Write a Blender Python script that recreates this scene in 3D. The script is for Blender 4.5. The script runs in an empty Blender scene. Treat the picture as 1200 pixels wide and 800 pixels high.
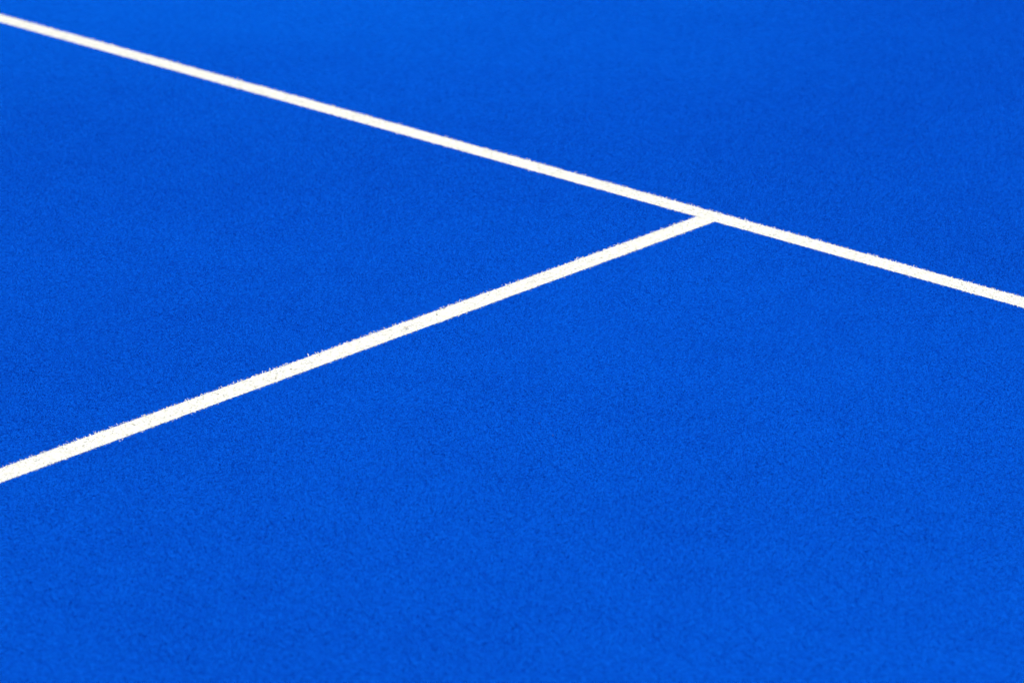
import bpy, math, random
import numpy as np
from mathutils import Vector, Matrix

scene = bpy.context.scene
col = scene.collection

# ---------------------------------------------------------------- camera
# Court frame: the junction of the two lines is the origin, the service line
# runs along X, the centre line runs along -Y.  Metres.
F_PX, W_PX = 3420.0, 1200.0            # focal length in pixels of a 1200 px wide frame
PITCH = math.atan2(400 + 900, F_PX)    # looking down
CAM_H = 1.80
SENSOR = 36.0


def ground(px, py):
    """Point of the ground seen at pixel (px, py), camera frame (right, forward)."""
    x, z = (px - 600) / F_PX, -(py - 400) / F_PX
    c, s = math.cos(PITCH), math.sin(PITCH)
    wx, wy, wz = x, c + z * s, -s + z * c
    return Vector((wx, wy)) * (CAM_H / -wz)


J = ground(836.0, 252.9)
U = (ground(1199.0, 353.6) - ground(1.0, 21.2)).normalized()   # court +X in the camera frame
ang = math.atan2(U.y, U.x)


def to_court(p):
    d = p - J
    c, s = math.cos(-ang), math.sin(-ang)
    return Vector((d.x * c - d.y * s, d.x * s + d.y * c))


cam_xy = to_court(Vector((0.0, 0.0)))
cam_data = bpy.data.cameras.new('camera')
cam = bpy.data.objects.new('camera', cam_data)
col.objects.link(cam)
cam.location = (cam_xy.x, cam_xy.y, CAM_H + 0.0075)   # the fit is to the fibre tips
cam.rotation_euler = (math.pi / 2 - PITCH, 0, -ang)
cam_data.sensor_width = SENSOR
cam_data.sensor_fit = 'HORIZONTAL'
cam_data.lens = F_PX / W_PX * SENSOR
cam_data.clip_start = 0.05
cam_data.clip_end = 5000
cam_data.dof.use_dof = True
cam_data.dof.focus_distance = 5.05
cam_data.dof.aperture_fstop = 4.7
scene.camera = cam

# ---------------------------------------------------------------- sky, sun, exposure
SUN_ELEV = math.radians(50)
SUN_AZ_CAM = math.radians(192)          # from the viewing direction, clockwise: behind, a little to the left
az = SUN_AZ_CAM + ang                   # clockwise from court +Y
world = bpy.data.worlds.new('World')
scene.world = world
world.use_nodes = True
nt = world.node_tree
nt.nodes.clear()
sky = nt.nodes.new('ShaderNodeTexSky')
sky.sky_type = 'NISHITA'
sky.sun_disc = False
sky.sun_elevation = SUN_ELEV
sky.sun_rotation = az
bg = nt.nodes.new('ShaderNodeBackground')
bg.inputs['Strength'].default_value = 0.14
wo = nt.nodes.new('ShaderNodeOutputWorld')
nt.links.new(sky.outputs[0], bg.inputs[0])
nt.links.new(bg.outputs[0], wo.inputs[0])

sun_data = bpy.data.lights.new('sun', 'SUN')
sun_data.energy = 3.0
sun_data.angle = math.radians(0.53)
sun_data.color = (1.0, 0.93, 0.82)
sun = bpy.data.objects.new('sun', sun_data)
col.objects.link(sun)
to_sun = Vector((math.sin(az) * math.cos(SUN_ELEV), math.cos(az) * math.cos(SUN_ELEV), math.sin(SUN_ELEV)))
sun.rotation_euler = to_sun.to_track_quat('Z', 'Y').to_euler()
sun.location = to_sun * 30

scene.view_settings.view_transform = 'Standard'
scene.view_settings.look = 'None'
scene.view_settings.gamma = 1
scene.view_settings.exposure = 0.64
scene.render.engine = 'CYCLES'
scene.cycles.use_denoising = True
scene.cycles.denoising_input_passes = 'RGB'
scene.cycles.denoising_prefilter = 'FAST'
scene.cycles.filter_width = 1.3
scene.cycles.max_bounces = 8
scene.cycles.diffuse_bounces = 5


# ---------------------------------------------------------------- helpers
def new_mat(name):
    m = bpy.data.materials.new(name)
    m.use_nodes = True
    t = m.node_tree
    b = t.nodes['Principled BSDF']
    return m, t, b


def node(t, kind, **kw):
    n = t.nodes.new(kind)
    for k, v in kw.items():
        setattr(n, k, v)
    return n


def mix_rgb(t, fac, a, b, blend='MIX'):
    n = node(t, 'ShaderNodeMix', data_type='RGBA', blend_type=blend)
    for sock, v in ((n.inputs[0], fac), (n.inputs[6], a), (n.inputs[7], b)):
        if isinstance(v, bpy.types.NodeSocket):
            t.links.new(v, sock)
        else:
            sock.default_value = v
    return n.outputs[2]


def noise(t, vec, scale, detail=3.0, rough=0.55):
    n = node(t, 'ShaderNodeTexNoise')
    n.inputs['Scale'].default_value = scale
    n.inputs['Detail'].default_value = detail
    n.inputs['Roughness'].default_value = rough
    t.links.new(vec, n.inputs['Vector'])
    return n.outputs['Fac']


def remap(t, v, a, b, c, d):
    n = node(t, 'ShaderNodeMapRange')
    t.links.new(v, n.inputs['Value'])
    for k, x in zip(('From Min', 'From Max', 'To Min', 'To Max'), (a, b, c, d)):
        n.inputs[k].default_value = x
    return n.outputs[0]


BLUE_A = (0.0, 0.067, 0.475, 1)
BLUE_B = (0.0, 0.096, 0.570, 1)
BLUE_PALE = (0.0, 0.096, 0.560, 1)
BLUE_DEEP = (0.0, 0.064, 0.465, 1)
BLUE_PALEST = (0.0, 0.141, 0.650, 1)


def blue_colour(t, fibre):
    geo = node(t, 'ShaderNodeNewGeometry')
    pos = geo.outputs['Position']
    big = remap(t, noise(t, pos, 0.9, 2.0, 0.5), 0.35, 0.65, 0, 1)
    mid = remap(t, noise(t, pos, 8.0, 5.0, 0.7), 0.33, 0.67, 0, 1)
    m = node(t, 'ShaderNodeMath', operation='ADD')
    s1 = node(t, 'ShaderNodeMath', operation='MULTIPLY'); s1.inputs[1].default_value = 0.5
    s2 = node(t, 'ShaderNodeMath', operation='MULTIPLY'); s2.inputs[1].default_value = 0.5
    t.links.new(big, s1.inputs[0]); t.links.new(mid, s2.inputs[0])
    t.links.new(s1.outputs[0], m.inputs[0]); t.links.new(s2.outputs[0], m.inputs[1])
    c = mix_rgb(t, m.outputs[0], BLUE_A, BLUE_B)
    # paler blue stretch at the far left of the court, its edge broken up
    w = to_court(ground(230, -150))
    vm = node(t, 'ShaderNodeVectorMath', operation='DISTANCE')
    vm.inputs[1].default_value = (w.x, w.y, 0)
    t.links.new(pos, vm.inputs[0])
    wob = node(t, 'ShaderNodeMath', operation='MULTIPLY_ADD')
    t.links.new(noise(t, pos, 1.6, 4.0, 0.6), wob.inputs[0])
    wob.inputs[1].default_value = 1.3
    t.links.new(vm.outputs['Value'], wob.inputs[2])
    zone = node(t, 'ShaderNodeMapRange', interpolation_type='SMOOTHSTEP')
    t.links.new(wob.outputs[0], zone.inputs['Value'])
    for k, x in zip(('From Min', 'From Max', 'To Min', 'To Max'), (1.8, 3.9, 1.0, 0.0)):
        zone.inputs[k].default_value = x
    c = mix_rgb(t, zone.outputs[0], c, BLUE_PALEST)
    if fibre:
        pale = remap(t, geo.outputs['Random Per Island'], 0.6, 1.0, 0.0, 0.2)
        c = mix_rgb(t, pale, c, BLUE_PALE)
        dark = remap(t, geo.outputs['Random Per Island'], 0.0, 0.25, 0.12, 0.0)
        c = mix_rgb(t, dark, c, BLUE_DEEP)
    return c, pos


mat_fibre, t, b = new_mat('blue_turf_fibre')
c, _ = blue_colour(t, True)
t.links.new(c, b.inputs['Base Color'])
b.inputs['Roughness'].default_value = 0.62
b.inputs['Specular IOR Level'].default_value = 0.03
tr = node(t, 'ShaderNodeBsdfTranslucent')
t.links.new(c, tr.inputs['Color'])
ms = node(t, 'ShaderNodeMixShader')
ms.inputs[0].default_value = 0.5
out = t.nodes['Material Output']
t.links.new(b.outputs[0], ms.inputs[1]); t.links.new(tr.outputs[0], ms.inputs[2])
t.links.new(ms.outputs[0], out.inputs['Surface'])

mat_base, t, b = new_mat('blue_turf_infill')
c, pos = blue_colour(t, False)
grit = noise(t, pos, 420.0, 3.0, 0.7)
c = mix_rgb(t, remap(t, grit, 0.3, 0.7, 0, 1), c, BLUE_PALE)
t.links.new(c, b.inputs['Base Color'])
b.inputs['Roughness'].default_value = 0.9
b.inputs['Specular IOR Level'].default_value = 0.03
bp = node(t, 'ShaderNodeBump')
bp.inputs['Strength'].default_value = 0.8
bp.inputs['Distance'].default_value = 0.004
t.links.new(grit, bp.inputs['Height'])
t.links.new(bp.outputs[0], b.inputs['Normal'])

mat_white, t, b = new_mat('white_turf_fibre')
geo = node(t, 'ShaderNodeNewGeometry')
pos = geo.outputs['Position']
c = mix_rgb(t, remap(t, geo.outputs['Random Per Island'], 0, 1, 0, 1), (0.84, 0.82, 0.715, 1), (0.86, 0.84, 0.74, 1))
dirt = remap(t, noise(t, pos, 34.0, 4.0, 0.65), 0.63, 0.76, 0.0, 0.22)
c = mix_rgb(t, dirt, c, (0.56, 0.53, 0.46, 1))
t.links.new(c, b.inputs['Base Color'])
b.inputs['Roughness'].default_value = 0.6
b.inputs['Specular IOR Level'].default_value = 0.2
tr = node(t, 'ShaderNodeBsdfTranslucent')
t.links.new(c, tr.inputs['Color'])
ms = node(t, 'ShaderNodeMixShader')
ms.inputs[0].default_value = 0.5
out = t.nodes['Material Output']
t.links.new(b.outputs[0], ms.inputs[1]); t.links.new(tr.outputs[0], ms.inputs[2])
t.links.new(ms.outputs[0], out.inputs['Surface'])

mat_strip, t, b = new_mat('white_turf_backing')
geo = node(t, 'ShaderNodeNewGeometry')
c = mix_rgb(t, noise(t, geo.outputs['Position'], 60.0), (0.70, 0.68, 0.60, 1), (0.74, 0.72, 0.64, 1))
t.links.new(c, b.inputs['Base Color'])
b.inputs['Roughness'].default_value = 0.9

mat_debris, t, b = new_mat('dry_plant_bits')
geo = node(t, 'ShaderNodeNewGeometry')
c = mix_rgb(t, geo.outputs['Random Per Island'], (0.06, 0.045, 0.03, 1), (0.18, 0.14, 0.10, 1))
t.links.new(c, b.inputs['Base Color'])
b.inputs['Roughness'].default_value = 0.85


# ---------------------------------------------------------------- turf fibres
def fibres(rng, roots, hmin, hmax, width, curl):
    """Curly tape-like fibres: returns verts, quads.  roots is (n, 2)."""
    n = len(roots)
    SEG = 3
    h = rng.uniform(hmin, hmax, n)
    th = rng.uniform(0, 2 * np.pi, n)                 # lean direction
    face = rng.uniform(0, 2 * np.pi, n)               # direction of the tape's width
    pts = np.zeros((n, SEG + 1, 3))
    pts[:, 0, :2] = roots
    d = np.zeros((n, 2))
    for k in range(1, SEG + 1):
        th = th + rng.normal(0, 0.9, n)
        step = curl * h / SEG * rng.uniform(0.3, 1.3, n) * (0.55 if k == 1 else 1.1)
        d = np.stack([np.cos(th), np.sin(th)], 1) * step[:, None]
        pts[:, k, :2] = pts[:, k - 1, :2] + d
        rise = h / SEG * (1.0 if k < SEG else rng.uniform(-0.15, 0.9, n))
        pts[:, k, 2] = pts[:, k - 1, 2] + rise
    w = width * rng.uniform(0.7, 1.25, n)
    V = np.zeros((n, SEG + 1, 2, 3))
    for k in range(SEG + 1):
        f = face + rng.normal(0, 0.45, n) * k
        wk = w * (1.0 if k < SEG else 0.55) * 0.5
        off = np.stack([np.cos(f) * wk, np.sin(f) * wk, rng.normal(0, 0.3, n) * wk], 1)
        V[:, k, 0] = pts[:, k] - off
        V[:, k, 1] = pts[:, k] + off
    base = (np.arange(n) * (SEG + 1) * 2)[:, None, None]
    q = np.array([[2 * k, 2 * k + 1, 2 * k + 3, 2 * k + 2] for k in range(SEG)])
    return V.reshape(-1, 3), (base + q[None]).reshape(-1, 4)


def mesh_from(name, V, Q, mat):
    me = bpy.data.meshes.new(name)
    me.vertices.add(len(V))
    me.vertices.foreach_set('co', np.ascontiguousarray(V, dtype=np.float32).ravel())
    me.loops.add(Q.size)
    me.loops.foreach_set('vertex_index', np.ascontiguousarray(Q, dtype=np.int32).ravel())
    me.polygons.add(len(Q))
    me.polygons.foreach_set('loop_start', np.arange(0, Q.size, 4, dtype=np.int32))
    me.polygons.foreach_set('use_smooth', np.ones(len(Q), dtype=bool))
    me.update(calc_edges=True)
    me.validate()
    me.materials.append(mat)
    return me


def grid_roots(rng, x0, x1, y0, y1, spacing):
    nx, ny = int(round((x1 - x0) / spacing)), int(round((y1 - y0) / spacing))
    gx, gy = np.meshgrid(np.arange(nx), np.arange(ny), indexing='ij')
    p = np.stack([gx.ravel() + rng.uniform(0, 1, nx * ny), gy.ravel() + rng.uniform(0, 1, nx * ny)], 1)
    return p * np.array([(x1 - x0) / nx, (y1 - y0) / ny]) + np.array([x0, y0])


rng = np.random.default_rng(11)
H_MIN, H_MAX = 0.0065, 0.0085
SPACING = 0.0014
LINE_W = 0.0485

# ---------------------------------------------------------------- setting: the ground sheet
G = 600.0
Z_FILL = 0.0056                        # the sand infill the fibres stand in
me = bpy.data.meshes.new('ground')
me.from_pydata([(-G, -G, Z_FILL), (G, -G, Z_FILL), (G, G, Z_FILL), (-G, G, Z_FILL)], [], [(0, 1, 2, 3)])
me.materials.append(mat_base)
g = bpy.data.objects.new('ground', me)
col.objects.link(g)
g['kind'] = 'structure'

# ---------------------------------------------------------------- setting: the blue pile (one object of kind stuff)
TILE = 0.25
half = TILE / 2
tile_objs = []
for k in range(4):
    V, Q = fibres(rng, grid_roots(rng, -half, half, -half, half, SPACING), H_MIN, H_MAX, 0.0014, 0.95)
    tile_objs.append(bpy.data.objects.new('turf_tile', mesh_from('turf_tile', V, Q, mat_fibre)))
tiles = bpy.data.collections.new('turf_tiles')     # kept out of the scene: only the pile below uses it
for o in tile_objs:
    tiles.objects.link(o)

pts = []
lw = LINE_W / 2
for i in range(24):
    for j in range(20):                            # beyond the service line
        pts.append((-3 + half + i * TILE, lw + half + j * TILE, 0))
    for j in range(26):                            # this side, left and right of the centre line
        for s in (-1, 1):
            pts.append((s * (lw + half + i * TILE), -lw - half - j * TILE, 0))
for i in range(12):                                # widen the strip beyond the service line
    for j in range(20):
        for s in (-1, 1):
            pts.append((s * (3 + half + i * TILE), lw + half + j * TILE, 0))
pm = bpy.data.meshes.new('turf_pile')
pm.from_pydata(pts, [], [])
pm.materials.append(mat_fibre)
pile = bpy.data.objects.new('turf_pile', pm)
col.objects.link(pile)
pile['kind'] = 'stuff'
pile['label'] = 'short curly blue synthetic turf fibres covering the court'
pile['category'] = 'turf'

ng = bpy.data.node_groups.new('turf_pile', 'GeometryNodeTree')
ng.interface.new_socket('Geometry', in_out='INPUT', socket_type='NodeSocketGeometry')
ng.interface.new_socket('Geometry', in_out='OUTPUT', socket_type='NodeSocketGeometry')
gi, go = ng.nodes.new('NodeGroupInput'), ng.nodes.new('NodeGroupOutput')
ci = ng.nodes.new('GeometryNodeCollectionInfo')
ci.inputs['Collection'].default_value = tiles
ci.inputs['Separate Children'].default_value = True
ci.inputs['Reset Children'].default_value = True
iop = ng.nodes.new('GeometryNodeInstanceOnPoints')
iop.inputs['Pick Instance'].default_value = True
ri = ng.nodes.new('FunctionNodeRandomValue'); ri.data_type = 'INT'
ri.inputs[4].default_value, ri.inputs[5].default_value = 0, 3
ri.inputs['Seed'].default_value = 3
rr = ng.nodes.new('FunctionNodeRandomValue'); rr.data_type = 'INT'
rr.inputs[4].default_value, rr.inputs[5].default_value = 0, 3
rr.inputs['Seed'].default_value = 8
mul = ng.nodes.new('ShaderNodeMath'); mul.operation = 'MULTIPLY'; mul.inputs[1].default_value = math.pi / 2
cx = ng.nodes.new('ShaderNodeCombineXYZ')
L = ng.links.new
L(gi.outputs[0], iop.inputs['Points'])
L(ci.outputs[0], iop.inputs['Instance'])
L(ri.outputs[2], iop.inputs['Instance Index'])
L(rr.outputs[2], mul.inputs[0])
L(mul.outputs[0], cx.inputs['Z'])
L(cx.outputs[0], iop.inputs['Rotation'])
L(iop.outputs[0], go.inputs[0])
md = pile.modifiers.new('turf_pile', 'NODES')
md.node_group = ng


# ---------------------------------------------------------------- the two white lines
def white_line(label, x0, x1, y0, y1, extra_mask=None):
    root = bpy.data.objects.new('court_line', None)
    col.objects.link(root)
    root.location = ((x0 + x1) / 2, (y0 + y1) / 2, 0)
    root['label'] = label
    root['category'] = 'line'
    root['group'] = 'white lines of the court'
    ox, oy = root.location.x, root.location.y
    bm = bpy.data.meshes.new('backing_strip')
    e = 0.0025
    a, b_, c_, d_ = x0 + e - ox, x1 - e - ox, y0 + e - oy, y1 - e - oy
    if y1 - y0 > x1 - x0:
        d_ = y1 + 0.003 - oy                       # butts against the strip of the long line
    zb, zt = 0.0059, 0.0065
    v = [(a, c_, zb), (b_, c_, zb), (b_, d_, zb), (a, d_, zb), (a, c_, zt), (b_, c_, zt), (b_, d_, zt), (a, d_, zt)]
    bm.from_pydata(v, [], [(3, 2, 1, 0), (4, 5, 6, 7), (0, 1, 5, 4), (1, 2, 6, 5), (2, 3, 7, 6), (3, 0, 4, 7)])
    bm.materials.append(mat_strip)
    so = bpy.data.objects.new('backing_strip', bm)
    col.objects.link(so)
    so.parent = root
    r = grid_roots(rng, x0 + 0.002, x1 - 0.002, y0 + 0.002, y1 - (0.002 if x1 - x0 > y1 - y0 else 0.0), 0.0015)
    # the cut edge wanders by a millimetre and a few fibres stray over it
    long_x = (x1 - x0) > (y1 - y0)
    u, v_ = (r[:, 0], r[:, 1]) if long_x else (r[:, 1], r[:, 0])
    mid_v, half_v = ((y0 + y1) / 2, (y1 - y0) / 2) if long_x else ((x0 + x1) / 2, (x1 - x0) / 2)
    t_ = (v_ - mid_v) / half_v
    shift = np.zeros(len(r))
    for side in (-1, 1):
        wob = sum(a_ * np.sin(u * 2 * np.pi / l_ + rng.uniform(0, 6.3))
                  for a_, l_ in ((0.0005, 0.41), (0.0005, 0.093), (0.0010, 0.027), (0.0014, 0.0123), (0.0007, 0.0071)))
        shift += np.where(t_ * side > 0, wob * np.abs(t_) ** 3, 0)
    stray = (np.abs(t_) > 0.85) & (rng.uniform(0, 1, len(r)) < 0.08)
    shift += np.where(stray, np.sign(t_) * rng.uniform(0.001, 0.0036, len(r)), 0)
    r[:, 1 if long_x else 0] += shift
    edge = np.clip((np.abs(t_) - 0.75) / 0.25, 0, 1)
    V, Q = fibres(rng, r - np.array([ox, oy]), H_MIN + 0.0006 + edge * 0.0006, H_MAX + 0.0013 + edge * 0.0012, 0.0018, 0.85)
    po = bpy.data.objects.new('fibre_pile', mesh_from('fibre_pile', V, Q, mat_white))
    col.objects.link(po)
    po.parent = root
    po['kind'] = 'stuff'
    return root


white_line('long white line running from upper left past the junction to the right', -4.6, 3.0, -lw, lw)
white_line('white line in front that ends against the long line in a junction', -lw, lw, -4.6, -lw)

# ---------------------------------------------------------------- bits lying on the pile
def flake(name, px, py, length, width, lift, turn, mat, seed):
    """A small curled shred of dry leaf lying on the fibre tips."""
    q = random.Random(seed)
    n = 6
    V, F = [], []
    for i in range(n + 1):
        u = i / n
        w_ = width * math.sin(math.pi * (0.12 + 0.8 * u)) * q.uniform(0.8, 1.15)
        x = (u - 0.5) * length
        z = lift * (2 * u - 1) ** 2
        for s_ in (-1, 1):
            for dz in (0.0, 0.0004):
                V.append((x, s_ * w_ / 2, z + dz + q.uniform(0, 0.0002)))
    for i in range(n):
        k = i * 4
        F += [(k, k + 4, k + 6, k + 2), (k + 1, k + 3, k + 7, k + 5), (k, k + 1, k + 5, k + 4), (k + 2, k + 6, k + 7, k + 3)]
    F += [(0, 2, 3, 1), (n * 4, n * 4 + 1, n * 4 + 3, n * 4 + 2)]
    me_ = bpy.data.meshes.new(name)
    me_.from_pydata(V, [], F)
    me_.materials.append(mat)
    o = bpy.data.objects.new(name, me_)
    col.objects.link(o)
    p = to_court(ground(px, py))
    o.location = (p.x, p.y, H_MAX + 0.0021)
    o.rotation_euler = (q.uniform(-0.2, 0.2), q.uniform(-0.2, 0.2), turn)
    return o


leaf = flake('leaf_shred', 475.5, 386, 0.0085, 0.0042, 0.0012, math.radians(72), mat_debris, 4)
leaf['label'] = 'tiny dark shred of dry leaf lying on the nearer white line'
leaf['category'] = 'leaf'

# grit too small to pick apart: one object
V, F = [], []
q = random.Random(21)
spots = [(199.5, 487, 1.2), (512, 369, 1.1), (604, 341, 1.0), (323, 443.5, 1.2), (341, 432.5, 1.3), (631, 197, 1.2),
         (657, 202, 1.2), (632, 496, 0.6), (648, 510, 0.7)]
for px, py, k in spots:
    p = to_court(ground(px, py))
    r_ = 0.0011 * k
    b0 = len(V)
    for i in range(5):
        a_ = i * 2 * math.pi / 5 + q.uniform(-0.3, 0.3)
        V.append((p.x + r_ * math.cos(a_), p.y + r_ * math.sin(a_), H_MAX - 0.0006 + q.uniform(-0.0003, 0.0003)))
    V.append((p.x, p.y, H_MAX + r_ * 0.7))
    V.append((p.x, p.y, H_MAX - 0.001 - r_ * 0.7))
    for i in range(5):
        j = (i + 1) % 5
        F += [(b0 + i, b0 + j, b0 + 5), (b0 + j, b0 + i, b0 + 6)]
gm = bpy.data.meshes.new('grit')
gm.from_pydata(V, [], F)
gm.materials.append(mat_debris)
grit = bpy.data.objects.new('grit', gm)
col.objects.link(grit)
grit['kind'] = 'stuff'
grit['label'] = 'scattered grains of grit caught on the pile'
grit['category'] = 'grit'
